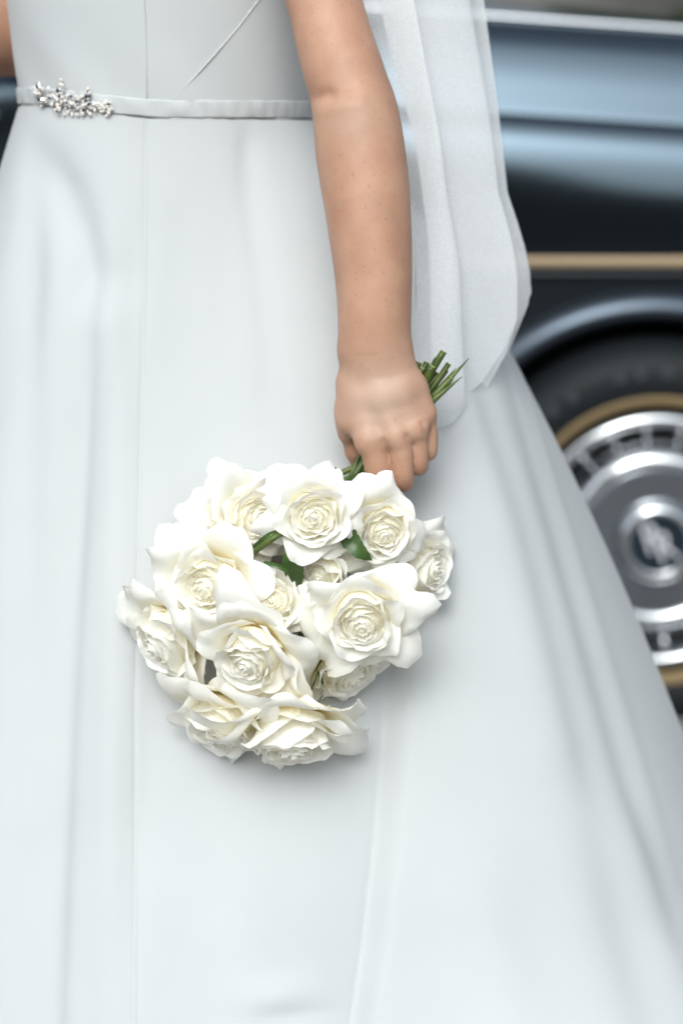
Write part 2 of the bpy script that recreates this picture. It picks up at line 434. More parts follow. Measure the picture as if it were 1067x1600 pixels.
    for x, dz in ((-.36, .05), (-2.95, .05)):
        for y in (CY + .09, YC, 2 * YC - CY - .09): V.append((x, y, z3 + dz))
    K('scuttle', V, [(0, 1, 4, 3), (1, 2, 5, 4)], M['navy'], sm=False)
    V = []; xs = np.linspace(-2.9, -3.85, 14)
    for x in xs:
        f = (-2.9 - x) / .95; zt = z3 + .05 - .16 * f ** 1.6
        V += [(x, CY + .09 + .05 * f, zt - .03), (x, CY + .25, zt), (x, YC, zt + .03), (x, 2 * YC - CY - .25, zt), (x, 2 * YC - CY - .09 - .05 * f, zt - .03)]
    K('boot_lid', V, grid_faces(14, 5), M['navy'])
    # ---- nose: grille, lamps, bumpers
    bm = bmesh.new(); box(bm, (1.30, YC, .70), (.12, .56, .62)); bmesh.ops.bevel(bm, geom=bm.edges, offset=.02, segments=2, affect='EDGES')
    g_ = link('grille', bm_mesh('grille', bm), M['chrome'], root, CARO)
    for k in range(11):
        bm = bmesh.new(); box(bm, (1.372, YC - .225 + k * .045, .70), (.02, .014, .52)); link('slat', bm_mesh('slat', bm), M['steel'], g_, CARO)
    for s in (1, -1):
        for dy in (.40, .60):
            V, F = lathe_y([(.0, -.03), (.05, -.025), (.082, -.005), (.09, .03)], 32)
            K('headlight', [(1.33 - b_, YC - s * dy + a, .74 + c) for a, b_, c in V], F, M['lens'])
        # mirror on the front door
        V, F = tube([(-.545, yo_(CY + .02, s, YC), z3 - .02), (-.56, yo_(CY - .03, s, YC), z3 + .002)], .009, 8)
        mh = K('door_mirror', V, F, M['chrome'])
        bm = bmesh.new(); bmesh.ops.create_uvsphere(bm, u_segments=24, v_segments=14, radius=1, matrix=Matrix.Translation((-.575, yo_(CY - .045, s, YC), z3 + .012)) @ Matrix.Diagonal((.028, .05, .0165, 1)))
        link('mirror_shell', bm_mesh('mirror_shell', bm, True), M['chrome'], mh, CARO)
        for hx in (-1.30, -2.28):
            pts = [(hx - .07, yo_(CY - .002, s, YC), .86), (hx - .06, yo_(CY - .03, s, YC), .862), (hx + .06, yo_(CY - .03, s, YC), .862), (hx + .07, yo_(CY - .002, s, YC), .86)]
            V, F = tube(pts, .010, 8); K('door_handle', V, F, M['chrome'])
    for x, sgn in ((1.40, 1), (-4.0, -1)):
        pts = spline([(x - sgn * .35, CY + .03, .43), (x - sgn * .05, CY + .16, .43), (x, CY + .45, .43), (x, YC, .43), (x, 2 * YC - CY - .45, .43), (x - sgn * .05, 2 * YC - CY - .16, .43), (x - sgn * .35, 2 * YC - CY - .03, .43)], 40)
        V, F = tube(pts, .06, 10); K('bumper', V, F, M['chrome'])
    for s in (1, -1):
        bm = bmesh.new(); box(bm, (-3.90, YC - s * .55, .74), (.05, .16, .22)); link('tail_lamp', bm_mesh('tail_lamp', bm), mat('tail_lamp_red', (.3, .02, .015), .2), root, CARO)
def yo_(y, s, YC): return y if s > 0 else 2 * YC - y

def make_wheel(car, c, side):
    fy = 1 if side > 0 else -1
    def W(name, V, F, mt, parent, sm=True):
        V = [(c[0] + a, c[1] + b * fy, c[2] + d) for a, b, d in V]
        return link(name, mk_mesh(name, V, F, sm), mt, parent, CARO)
    prof = [(.205, .02), (.212, .000), (.222, -.012), (.245, -.022), (.275, -.024), (.300, -.014), (.315, .006), (.322, .03), (.325, .09), (.322, .15), (.312, .18), (.27, .20), (.205, .17)]
    V, F = lathe_y(prof, 120)
    V2 = []
    for a, b, d in V:                      # loaded tyre: flat at the ground, sidewall bulging
        lim = -c[2] + .001
        if d < lim: b += (-.012 if b < .09 else .012) * min(1, (lim - d) / .03); d = lim
        V2.append((a, b, d))
    wheel = W('wheel', V2, F, M['rubber'], car)
    V, F = lathe_y([(.2180, -.0075), (.2195, -.0118), (.2260, -.0168), (.2345, -.0209), (.2360, -.0190)], 120); W('tyre_band', V, F, M['tyre_gold'], wheel)
    V, F = lathe_y([(.2085, .012), (.209, -.004), (.205, -.014), (.196, -.017), (.189, -.013), (.186, -.006), (.186, .03)], 120); W('trim_ring', V, F, M['chrome'], wheel)
    V, F = lathe_y([(.187, .008), (.184, .016), (.178, .022), (.160, .026), (.150, .024), (.150, .030)], 96); W('slot_band', V, F, M['steel'], wheel)
    nsl = 20
    for k in range(nsl):
        a0 = 2 * math.pi * (k + .5) / nsl + R(6)
        V = []                               # flat dark piece painted as the shade inside an opening
        for r, y in ((.157, .0180), (.180, .0130)):
            for da in (-.112, -.037, .037, .112): V.append((r * math.cos(a0 + da), y, r * math.sin(a0 + da)))
        W('slot', V, [(0, 1, 5, 4), (1, 2, 6, 5), (2, 3, 7, 6)], M['dark'], wheel)
        a1 = a0 + math.pi / nsl
        pts = [(.152 * math.cos(a1), .018, .152 * math.sin(a1)), (.168 * math.cos(a1), .008, .168 * math.sin(a1)), (.187 * math.cos(a1), .000, .187 * math.sin(a1))]
        V, F = tube(pts, [.0065, .0062, .0065], 8); W('spoke', V, F, M['chrome'], wheel)
    V, F = lathe_y([(.153, .026), (.152, .012), (.147, -.002), (.138, -.012), (.127, -.014), (.119, -.011), (.115, -.004), (.110, .000), (.09, -.0005), (.065, -.001), (.060, -.002)], 120)
    W('hubcap', V[:], F, M['chrome'], wheel)
    V, F = lathe_y([(.1165, -.0035), (.110, -.0035), (.09, -.0042), (.066, -.005)], 96); W('hub_plate', V, F, M['steel'], wheel)
    V, F = lathe_y([(.068, -.006), (.0675, -.018), (.064, -.028), (.057, -.034), (.050, -.036), (.0465, -.034), (.046, -.030)], 96); hub = W('hub_ring', V, F, M['chrome'], wheel)
    V, F = lathe_y([(.0475, -.030), (.030, -.031), (.001, -.0315)], 64); W('badge', V, F, M['badge'], wheel)
    if side > 0:
        for k, (dx, dz) in enumerate(((-.012, .007), (.009, -.007))):
            cu = bpy.data.curves.new('R', 'FONT'); cu.body = 'R'; cu.size = .070; cu.align_x = 'CENTER'; cu.align_y = 'CENTER'; cu.extrude = .0012; cu.shear = .12; cu.offset = .0004
            t = bpy.data.objects.new('t', cu); COL.objects.link(t)
            dg = bpy.context.evaluated_depsgraph_get(); me = bpy.data.meshes.new_from_object(t.evaluated_get(dg)); bpy.data.objects.remove(t)
            me.transform(Matrix.Translation((c[0] + dx, c[1] - .0335 - k * .0004, c[2] + dz)) @ Matrix.Rotation(R(-24), 4, 'Y') @ Matrix.Rotation(R(90), 4, 'X') @ Matrix.Diagonal((.8, 1, 1, 1)))
            link('monogram_letter', me, M['silver'], wheel, CARO)
        # worn raised lettering on the sidewall (too soft in the photograph to read)
        for a in (88, 97, 104, 121, 129, 146, 70, 60):
            V = []
            for r in (.266, .283):
                for da in (-1.6, 1.6): V.append((r * math.cos(R(a + da)), -.0262, r * math.sin(R(a + da))))
            W('raised_mark', V, [(0, 1, 3, 2)], M['text'], wheel)
make_car()

# ================================================================== BRIDE
BC = Vector((-.182, .25, 0))                          # body axis on the ground
bride = empty('person', BC)
tag(bride, 'person in a white satin gown and sheer veil holding a rose bouquet', 'person')
def B(name, V, F, mt, parent=bride, attr=None, sm=True):
    return link(name, mk_mesh(name, V, F, sm, attr), mt, parent, BC)

# ---------------- body as one implicit surface
def coords(segs):
    out = []
    for a, b_, h in segs:
        n = max(1, int(round((b_ - a) / h))); out.append(a + (b_ - a) * np.arange(n) / n)
    out.append(np.array([segs[-1][1]])); return np.concatenate(out).astype(np.float32)
HX0, HX1 = P(512, 650, 0).x, P(692, 650, 0).x
HZ0, HZ1 = P(600, 785, 0).z, P(600, 535, 0).z
ZE = P(500, 100, .05).z
GX = coords([(-.62, HX0, .007), (HX0, HX1, .0015), (HX1, .15, .006)])
GY = coords([(-.045, .062, .0015), (.062, .56, .007)])
GZ = coords([(0, HZ0, .012), (HZ0, HZ1, .0015), (HZ1, ZE + .04, .003), (ZE + .04, 1.74, .010)])
BIG = .04
def field(): return np.full((len(GX), len(GY), len(GZ)), BIG, np.float32)
def sub(lo, hi):
    s = []
    for g, a, b_ in zip((GX, GY, GZ), lo, hi):
        s.append(slice(max(0, int(np.searchsorted(g, a)) - 1), min(len(g), int(np.searchsorted(g, b_)) + 1)))
    return tuple(s)
def cone(Fd, a, b_, r1, r2, k):
    """smooth union with a round cone from a (r1) to b (r2)"""
    a = np.array(a, np.float32); b_ = np.array(b_, np.float32); rm = max(r1, r2) + .035
    s = sub(np.minimum(a, b_) - rm, np.maximum(a, b_) + rm)
    X, Y, Z = GX[s[0]][:, None, None], GY[s[1]][None, :, None], GZ[s[2]][None, None, :]
    if min(X.size, Y.size, Z.size) == 0: return
    ba = b_ - a; l2 = float(ba @ ba) + 1e-12
    t = np.clip(((X - a[0]) * ba[0] + (Y - a[1]) * ba[1] + (Z - a[2]) * ba[2]) / l2, 0, 1)
    d = np.sqrt((X - a[0] - t * ba[0]) ** 2 + (Y - a[1] - t * ba[1]) ** 2 + (Z - a[2] - t * ba[2]) ** 2) - (r1 + (r2 - r1) * t)
    Fs = Fd[s]; h = np.clip(k - np.abs(Fs - d), 0, None) / k
    Fd[s] = np.minimum(Fs, d) - h * h * k * .25
def ell(Fd, c, r, k):
    c = np.array(c, np.float32); r = np.array(r, np.float32); s = sub(c - r - .035, c + r + .035)
    X, Y, Z = GX[s[0]][:, None, None], GY[s[1]][None, :, None], GZ[s[2]][None, None, :]
    q = np.sqrt(((X - c[0]) / r[0]) ** 2 + ((Y - c[1]) / r[1]) ** 2 + ((Z - c[2]) / r[2]) ** 2)
    d = (q - 1) * float(min(r)); Fs = Fd[s]; h = np.clip(k - np.abs(Fs - d), 0, None) / k
    Fd[s] = np.minimum(Fs, d) - h * h * k * .25
def chain(Fd, pts, k):
    for (p, r), (q, r2) in zip(pts, pts[1:]): cone(Fd, p, q, r, r2, k)
def H(px, py, y, wpx): return (tuple(P(px, py, y)), wpx * mpp(y))

Fb = field(); Ff = field()
facing = Vector((-.77, -.64, 0)).normalized(); lat = Vector((.64, -.77, 0)).normalized()
c0 = BC
cone(Fb, c0 + Vector((0, 0, .84)), c0 + Vector((0, 0, 1.00)), .088, .095, .03)
cone(Fb, c0 + Vector((0, 0, 1.00)), c0 + Vector((0, 0, 1.20)), .098, .112, .03)
shl = c0 + lat * .165 + Vector((0, 0, 1.34)); shr = c0 - lat * .165 + Vector((0, 0, 1.34))
cone(Fb, c0 + Vector((0, 0, 1.20)), c0 + Vector((0, 0, 1.33)), .112, .085, .03)
cone(Fb, shl, shr, .055, .055, .03)
for s in (-1, 1): cone(Fb, c0 + lat * .07 * s + facing * .07 + Vector((0, 0, 1.22)), c0 + lat * .06 * s + facing * .05 + Vector((0, 0, 1.25)), .06, .05, .03)
cone(Fb, c0 + Vector((0, 0, 1.34)), c0 + facing * .02 + Vector((0, 0, 1.46)), .052, .050, .03)
hd = c0 + facing * .04 + Vector((0, 0, 1.565))
ell(Fb, hd, (.082, .085, .112), .02); cone(Fb, hd + facing * .03 + Vector((0, 0, -.07)), hd + facing * .045 + Vector((0, 0, -.085)), .045, .03, .02)
cone(Fb, hd + facing * .082 + Vector((0, 0, .02)), hd + facing * .102 + Vector((0, 0, -.022)), .008, .013, .012)
for s in (-1, 1): cone(Fb, hd + lat * .082 * s + Vector((0, 0, .015)), hd + lat * .082 * s + Vector((0, 0, -.025)), .014, .010, .008)
cone(Fb, hd + facing * .088 + lat * .02 + Vector((0, 0, -.05)), hd + facing * .088 - lat * .02 + Vector((0, 0, -.05)), .008, .008, .006)
for s in (-1, 1):
    hip = c0 + lat * .055 * s + Vector((.01, .02, 0))
    chain(Fb, [(hip + Vector((0, 0, .82)), .066), (hip + Vector((0, 0, .46)), .055), (hip + Vector((0, 0, .30)), .05), (hip + Vector((0, 0, .09)), .032), (hip + facing * .02 + Vector((0, 0, .045)), .03)], .02)
    cone(Fb, hip + Vector((0, 0, .05)), hip + facing * .15 + Vector((0, 0, .028)), .03, .022, .02)
# her left arm, hanging in front of the skirt
arm = [(tuple(shl), .052), H(462, -150, .105, 60), H(488, -60, .09, 57.5), H(506, 0, .078, 56), H(521.5, 60, .065, 57), H(535, 105, .052, 58.5), H(546, 140, .045, 59), H(555, 175, .038, 63), H(561, 220, .032, 66),
       H(567, 265, .027, 66), H(573, 310, .022, 64.5), H(579, 370, .016, 61.5), H(583, 420, .012, 58), H(585, 470, .0095, 55.5), H(585, 520, .009, 54), H(586, 548, .010, 52.5)]
arm_s = spline([(*p, r_) for p, r_ in arm[1:]], 70)
chain(Fb, [arm[0]] + [(q[:3], q[3]) for q in arm_s], .004)
# her right arm, bent behind the bodice
chain(Fb, [(tuple(shr), .052), (tuple(P(95, -120, .40)), .048), (tuple(P(72, 55, .42)), .044), (tuple(P(-60, 62, .36)), .040), (tuple(P(-240, 70, .28)), .030)], .02)
pr = P(-330, 80, .24); cone(Fb, P(-240, 70, .28), pr, .03, .026, .02)
# back of the hand
wr = [H(558, 552, .006, 26), H(577, 550, .000, 30), H(598, 550, .000, 30), H(615, 553, .006, 26)]
mc = [H(576, 684, -.010, 20.5), H(617, 682, -.0145, 19.0), H(647, 668, -.0095, 17.0), H(666, 647, .000, 15.0)]
for (a, ra), (b_, rb) in zip(wr, mc): cone(Fb, a, b_, ra, rb, .012)
for (a, ra), (b_, rb) in zip(mc, mc[1:]):
    cone(Fb, a, b_, ra * .8, rb * .8, .006)
mid = [(tuple((Vector(a) + Vector(b_)) / 2), (ra + rb) / 2) for (a, ra), (b_, rb) in zip(wr, mc)]
for (a, ra), (b_, rb) in zip(mid, mid[1:]): cone(Fb, a, b_, ra * .96, rb * .96, .01)
cone(Fb, *[q[0] for q in (H(548, 600, .008, 25), H(553, 655, .006, 27))], H(548, 600, .008, 24)[1], H(553, 655, .006, 28)[1], .012)
cone(Fb, H(648, 610, .006, 10)[0], H(655, 640, .006, 10)[0], 17 * mpp(0), 17 * mpp(0), .012)
cone(Fb, H(622, 600, .012, 10)[0], H(600, 640, .012, 10)[0], .012, .012, .012)
# small knuckle relief
for (px, py, y, r_) in ((575, 690, -.0125, 18), (622, 681, -.0170, 15.5), (652, 668, -.012, 14)): cone(Fb, P(px, py, y), P(px, py + 4, y), r_ * mpp(0), r_ * mpp(0), .010)
# thumb along the stems
chain(Fb, [H(541, 640, .012, 18), H(544, 676, .016, 16.5)], .008)
Ft = field(); chain(Ft, [H(543, 668, .016, 15.5), H(554, 705, .026, 14.5), H(566, 735, .036, 13.5), H(580, 756, .044, 11)], .004)
# fingers: first joint down the picture, then curled round the stems
fing = [[H(581, 688, -.010, 20.5), H(587.5, 716, -.0098, 20.5), H(592, 744, -.005, 19.8), H(593, 742, .022, 17.5), H(584, 724, .044, 15), H(572, 702, .046, 12.5)],
        [H(624, 686, -.0145, 18), H(627, 718, -.0135, 18), H(629, 750, -.007, 17.2), H(628, 746, .020, 16), H(616, 726, .044, 14.5), H(602, 700, .046, 12)],
        [H(650, 672, -.0075, 15.5), H(652.5, 700, -.0055, 15.2), H(653.5, 727, .000, 14.8), H(654, 722, .022, 14.5), H(642, 702, .044, 13), H(628, 678, .046, 11)],
        [H(667, 654, .003, 13), H(671, 682, .006, 12.4), H(670.5, 706, .010, 12), H(668, 702, .024, 11.5), H(658, 686, .042, 11), H(646, 664, .045, 9.5)]]
for f in fing:
    fs_ = spline([(*p, r_) for p, r_ in f], 26); fld = field(); chain(fld, [(q[:3], q[3]) for q in fs_], .002)
    h = np.clip(.0007 - np.abs(Ff - fld), 0, None) / .0007
    Ff = np.minimum(Ff, fld) - h * h * .0007 * .25
k_ = .0045; h = np.clip(k_ - np.abs(Fb - Ff), 0, None) / k_; Fb = np.minimum(Fb, Ff) - h * h * k_ * .25
k_ = .004; h = np.clip(k_ - np.abs(Fb - Ft), 0, None) / k_; Fb = np.minimum(Fb, Ft) - h * h * k_ * .25
del Ff, Ft, fld, h

def surface_nets(Fd, gx, gy, gz):
    S = Fd < 0; nx, ny, nz = Fd.shape
    any_ = np.zeros((nx - 1, ny - 1, nz - 1), bool); all_ = np.ones_like(any_)
    for i in (0, 1):
        for j in (0, 1):
            for k in (0, 1):
                c = S[i:nx - 1 + i, j:ny - 1 + j, k:nz - 1 + k]; any_ |= c; all_ &= c
    I, J, K = np.nonzero(any_ & ~all_); idx = -np.ones(any_.shape, np.int32); idx[I, J, K] = np.arange(len(I))
    acc = np.zeros((len(I), 3)); cnt = np.zeros(len(I))
    cor = {(i, j, k): Fd[I + i, J + j, K + k].astype(float) for i in (0, 1) for j in (0, 1) for k in (0, 1)}
    G = (gx, gy, gz); ijk = (I, J, K)
    for ax in range(3):
        for u in (0, 1):
            for v in (0, 1):
                a = [0, 0, 0]; o2 = [q for q in range(3) if q != ax]; a[o2[0]] = u; a[o2[1]] = v; b_ = list(a); b_[ax] = 1
                fa, fb = cor[tuple(a)], cor[tuple(b_)]; mk = (fa < 0) != (fb < 0); t = np.where(mk, fa / np.where(mk, fa - fb, 1), 0)
                for q in range(3):
                    p0 = G[q][ijk[q] + a[q]]
                    if q == ax: p0 = p0 + t * (G[q][ijk[q] + 1] - G[q][ijk[q]])
                    acc[:, q] += np.where(mk, p0, 0)
                cnt += mk
    V = acc / cnt[:, None]; Q = []
    for ax in range(3):
        o1, o2 = [(1, 2), (2, 0), (0, 1)][ax]
        sl0 = [slice(None)] * 3; sl1 = [slice(None)] * 3; sl0[ax] = slice(0, -1); sl1[ax] = slice(1, None)
        A, C = S[tuple(sl0)], S[tuple(sl1)]; p = np.array(np.nonzero(A != C)).T
        ok = (p[:, o1] > 0) & (p[:, o2] > 0) & (p[:, o1] < Fd.shape[o1] - 1) & (p[:, o2] < Fd.shape[o2] - 1); p = p[ok]
        ins = A[p[:, 0], p[:, 1], p[:, 2]]
        def cell(d1, d2):
            q = p.copy(); q[:, o1] -= d1; q[:, o2] -= d2; return idx[q[:, 0], q[:, 1], q[:, 2]]
        qd = np.stack([cell(1, 1), cell(0, 1), cell(0, 0), cell(1, 0)], 1)
        qd[~ins] = qd[~ins][:, ::-1]; Q.append(qd)
    return V, np.concatenate(Q)
V, Q = surface_nets(Fb, GX, GY, GZ)
del Fb
def relax(V, Q, n, w_=.5):
    E = np.concatenate([Q[:, [0, 1]], Q[:, [1, 2]], Q[:, [2, 3]], Q[:, [3, 0]]])
    for _ in range(n):
        s = np.zeros_like(V); c = np.zeros(len(V))
        for q in range(3): s[:, q] = np.bincount(E[:, 0], V[E[:, 1], q], len(V)) + np.bincount(E[:, 1], V[E[:, 0], q], len(V))
        c = np.bincount(E[:, 0], minlength=len(V)) + np.bincount(E[:, 1], minlength=len(V))
        V = V * (1 - w_) + w_ * s / np.maximum(c, 1)[:, None]
    return V
V = relax(V, Q, 3)
# creases and soft relief in the skin, measured on the camera side of the arm
PX, PY = proj(V[:, 0], V[:, 1], V[:, 2])
front = (V[:, 0] > -.12) & (V[:, 1] < .09)
def polydist(pts):
    d = np.full(len(V), 1e9)
    for (x0, y0), (x1, y1) in zip(pts, pts[1:]):
        dx, dy = x1 - x0, y1 - y0; t = np.clip(((PX - x0) * dx + (PY - y0) * dy) / (dx * dx + dy * dy), 0, 1)
        d = np.minimum(d, np.hypot(PX - x0 - t * dx, PY - y0 - t * dy))
    return d
dep = np.zeros(len(V))
def crease(pts, depth, wpx): global dep; dep = dep + depth * np.exp(-(polydist(pts) / wpx) ** 2)
crease([(470, 155), (495, 152), (515, 148)], .0045, 11)
crease([(500, 150), (525, 144), (548, 137)], .0016, 13)
dep += -.0022 * np.exp(-(polydist([(495, 172), (530, 164), (560, 158)]) / 16) ** 2)
crease([(540, 558), (575, 556), (600, 552)], .0002, 3.0)
crease([(537, 566), (560, 564)], .00012, 2.6)
for (x0, x1, y) in ((570, 606, 733), (574, 610, 741), (571, 607, 726), (612, 640, 737), (614, 642, 745), (646, 664, 716), (647, 665, 722), (668, 680, 698)):
    crease([(x0, y), ((x0 + x1) / 2, y + 2.5), (x1, y)], .00012, 1.6)
for a in ((600, 690, 607, 706), (636, 682, 644, 696), (660, 662, 666, 676)):
    crease([(a[0], a[1]), (a[2], a[3])], .0022, 5)
for a in ((590, 600, 578, 668), (604, 598, 616, 660), (618, 600, 643, 650)): crease([(a[0], a[1]), (a[2], a[3])], -.0004, 7)
dep += -.0012 * np.exp(-(((PX - 575) / 30) ** 2 + ((PY - 180) / 24) ** 2))
V[:, 1] += np.where(front, dep, 0)
spot = lambda x, y, r_: np.exp(-(((PX - x) ** 2 + (PY - y) ** 2) / r_ ** 2))
red = .38 * spot(627, 679, 11) + .15 * spot(575, 690, 15) + .25 * spot(655, 668, 10) + .22 * spot(675, 650, 10) + .25 * spot(590, 750, 16) + .25 * spot(630, 755, 14) + .25 * spot(655, 730, 12)
red += .32 * np.exp(-(polydist([(540, 700), (560, 735)]) / 14) ** 2) + .22 * np.exp(-(polydist([(487, 150), (545, 142)]) / 7) ** 2) + .2 * spot(560, 20, 40) + .12 * spot(600, 250, 40)
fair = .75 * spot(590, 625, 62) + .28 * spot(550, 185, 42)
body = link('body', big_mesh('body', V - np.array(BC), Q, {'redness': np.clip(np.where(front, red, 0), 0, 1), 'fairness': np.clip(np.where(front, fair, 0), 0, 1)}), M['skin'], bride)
body['label'] = 'fair skinned arm with the back of the hand turned outward'
# hair: a close shell and a low bun
V_ = []; nu, nv = 40, 24
for i in range(nu):
    a = 2 * math.pi * i / nu; d = Vector((math.cos(a), math.sin(a), 0)); f = d.dot(facing)
    for j in range(nv):
        lo = R(70) if f > .5 else R(70 + 55 * min(1, (.5 - f) / .8)); th = .02 + (lo - .02) * j / (nv - 1)
        q = 1 + .03 * math.sin(18 * a + 3 * j * .2)
        V_.append(hd + Vector((d.x * .092 * math.sin(th) * q, d.y * .095 * math.sin(th) * q, .122 * math.cos(th))) - facing * .008)
hair = B('hair', V_, grid_faces(nu, nv, True), M['hair'])
bm = bmesh.new(); bmesh.ops.create_uvsphere(bm, u_segments=24, v_segments=16, radius=.05, matrix=Matrix.Translation(hd - facing * .105 + Vector((0, 0, -.03))))
link('bun', bm_mesh('bun', bm, True), M['hair'], hair, BC)

# ---------------- bodice, seams, belt
WA, WB = .152, .120
def tors(z):
    """half axes of the fitted bodice at height z"""
    f = np.clip((z - .97) / .30, -.2, 1.2)
    return WA + .030 * f + .004 * f * f, WB + .030 * f
def zoff(x): return .014 * sstep(BC.x + .02, BC.x - WA, x)       # waistline rises towards the front
V_ = []; nu, nv = 160, 40
for i in range(nu):
    a = 2 * math.pi * i / nu; ca, sa = math.cos(a), math.sin(a)
    for j in range(nv):
        z = .955 + .335 * j / (nv - 1); A_, B_ = tors(z)
        wr_ = .0012 * math.sin(9 * a + 40 * z) * math.exp(-((z - .99) / .05) ** 2)
        V_.append((BC.x + (A_ + wr_) * ca, BC.y + (B_ + wr_) * sa, z + zoff(BC.x + A_ * ca) * (1 - j / (nv - 1))))
bod = B('bodice', V_, grid_faces(nu, nv, True), M['satin']); bod['label'] = 'fitted white satin bodice with curved seams'
def on_torso(px, py, off=0.):
    y = .14; p = P(px, py, y)
    for _ in range(12):
        A_, B_ = tors(p.z); q = min(.999, abs((p.x - BC.x) / (A_ + off))); y = BC.y - (B_ + off) * math.sqrt(1 - q * q); p = P(px, py, y)
    return p
for pts in ([(215, -60), (224, -10), (228, 60), (229, 156)], [(470, -70), (430, -30), (402, 2), (370, 44), (318, 104), (268, 158)]):
    c_ = spline(pts, 40); V_, F_ = tube([on_torso(x, y, .0005) for x, y in c_], .0008, 8); B('seam', V_, F_, M['seam'], bod)
V_ = []; nu = 200
zb0, zb1 = P(300, 183, .13).z, P(300, 156, .13).z
prof = [(.0002, zb0 - .0002), (.0013, zb0), (.0017, zb0 + .0015), (.0015, (zb0 + zb1) / 2), (.0017, zb1 - .0015), (.0012, zb1), (.0000, zb1 + .0002)]
for i in range(nu):
    a = 2 * math.pi * i / nu
    for k, (o_, z) in enumerate(prof):
        A_, B_ = tors(z); o2 = o_ + .0004 * math.sin(23 * a + k) * (0 < k < 6) + .0005 * math.sin(57 * a)
        x = BC.x + (A_ + o2) * math.cos(a); V_.append((x, BC.y + (B_ + o2) * math.sin(a), z + zoff(x) + .0004 * math.sin(13 * a + 2 * k)))
belt = B('belt', V_, grid_faces(nu, len(prof), True), M['satin']); belt['label'] = 'thin ribbon belt with a cluster of pearls and crystals'
# jewelled motif
bm = bmesh.new(); bmesh.ops.create_icosphere(bm, subdivisions=2, radius=1); ME_P = bm_mesh('pearl', bm, True); ME_P.materials.append(M['pearl'])
def gem(n=8):
    bm = bmesh.new(); bmesh.ops.create_cone(bm, cap_ends=True, segments=n, radius1=1, radius2=.55, depth=.7, matrix=Matrix.Translation((0, 0, .35))); return bm_mesh('crystal', bm)
ME_C = gem(); ME_C.materials.append(M['crystal'])
ME_G = gem(6); ME_G.materials.append(M['gilt'])
def jewel(name, me, px, py, r_, stretch=1., rot=0., off=.0042):
    p = on_torso(px, py, off); n = Vector(((p.x - BC.x) / WA ** 2, (p.y - BC.y) / WB ** 2, 0)).normalized()
    o = bpy.data.objects.new(name, me); COL.objects.link(o); o.parent = belt
    q = n.to_track_quat('Z', 'Y') @ Quaternion((0, 0, 1), rot)
    o.location = p - BC; o.rotation_mode = 'QUATERNION'; o.rotation_quaternion = q; o.scale = (r_, r_ * stretch, r_ * .8)
g = np.random.default_rng(11); s_ = 1 / 1.55e3
for (px, py, r_, st) in ((60, 134, 4.6, 1.3), (63, 155, 4.4, 1.9), (92, 141, 5.4, 1.1), (94, 150, 4.0, 1.0), (121, 158, 4.4, .8), (136, 150, 4.8, 1.2), (140, 162, 4.8, .8), (134, 157, 3.6, 1), (131, 171, 3.8, 1.2), (105, 160, 3.6, 1.), (78, 152, 3.6, 1.), (112, 150, 3.4, 1), (170, 162, 3.2, 1), (166, 170, 3.0, 1), (90, 173, 3.6, 1.), (116, 168, 3.2, 1)):
    jewel('crystal', ME_C, px, py, 1.15 * r_ * s_, st, g.uniform(0, 3), .0068)
for (px, py, r_) in ((63, 145, 4), (88, 163, 4.2), (131, 173, 4.5), (107, 169, 3.2), (137, 143, 3.2), (66, 161, 3.6), (90, 137, 2.8), (152, 168, 2.8)):
    jewel('setting', ME_G, px, py, r_ * s_, 1.2, g.uniform(0, 3), .0045)
cl = np.array([(52, 140), (70, 150), (84, 155), (96, 160), (110, 160), (124, 162), (140, 165), (155, 166), (168, 167), (176, 166)])
wd = np.array([8, 16, 20, 24, 16, 15, 15, 9, 9, 6])
for k in range(170):
    f = g.uniform(0, 9); x = np.interp(f, range(10), cl[:, 0]); y = np.interp(f, range(10), cl[:, 1]) + g.normal() * .5 * np.interp(f, range(10), wd)
    jewel('pearl', ME_P, x + g.uniform(-2, 2), y, g.uniform(1.7, 3.3) * s_, 1, 0, .004 + g.uniform(0, .003))
for (x, y) in ((60, 129), (95, 124), (94, 131), (97, 136), (137, 138), (140, 144), (100, 178), (92, 177), (131, 177), (64, 165), (112, 176), (86, 171)): jewel('pearl', ME_P, x, y, 2.6 * s_, 1, 0, .005)

# ---------------- skirt with train
ZT, ZH = .962, .010
def per(ctrl):
    a = np.array([c[0] for c in ctrl], float); v = np.array([c[1] for c in ctrl], float)
    dense = np.arange(-180, 180, 1.); y = np.interp(dense, np.r_[a - 360, a, a + 360], np.r_[v, v, v])
    ker = np.exp(-(np.arange(-30, 31) / 11.) ** 2); ker /= ker.sum(); y = np.convolve(np.r_[y[-30:], y, y[:30]], ker, 'valid')
    return lambda u: np.interp((np.asarray(u) + 180) % 360 - 180, np.r_[dense, 180], np.r_[y, y[0]])
RH = per([(-180, .46), (-135, .39), (-90, .36), (-55, .49), (-30, .71), (0, .83), (25, .95), (45, 1.02), (65, .98), (90, .80), (135, .55)])
PW = per([(-180, .95), (-135, 1.15), (-100, 1.45), (-70, 1.45), (-45, 1.1), (-20, .80), (10, .66), (40, .60), (80, .70), (130, .9)])
FL = per([(-180, .0), (-60, .0), (-20, .10), (10, .20), (40, .25), (80, .2), (120, .05)])
def skirt_base(u, v):
    ur = np.radians(u); z = ZT + (ZH - ZT) * v
    rw = 1 / np.sqrt((np.cos(ur) / (WA + .001)) ** 2 + (np.sin(ur) / (WB + .001)) ** 2)
    rh = RH(u) - FL(u)
    r = rw + (rh - rw) * np.power(v, PW(u)) + FL(u) * sstep(.80, 1.0, v) ** 1.3
    z = z + zoff(BC.x + rw * np.cos(ur)) * (1 - v) ** 4
    return r, z
NV = 230; vv = np.linspace(0, 1, NV) ** .92
us = np.linspace(-200, 60, 2600)
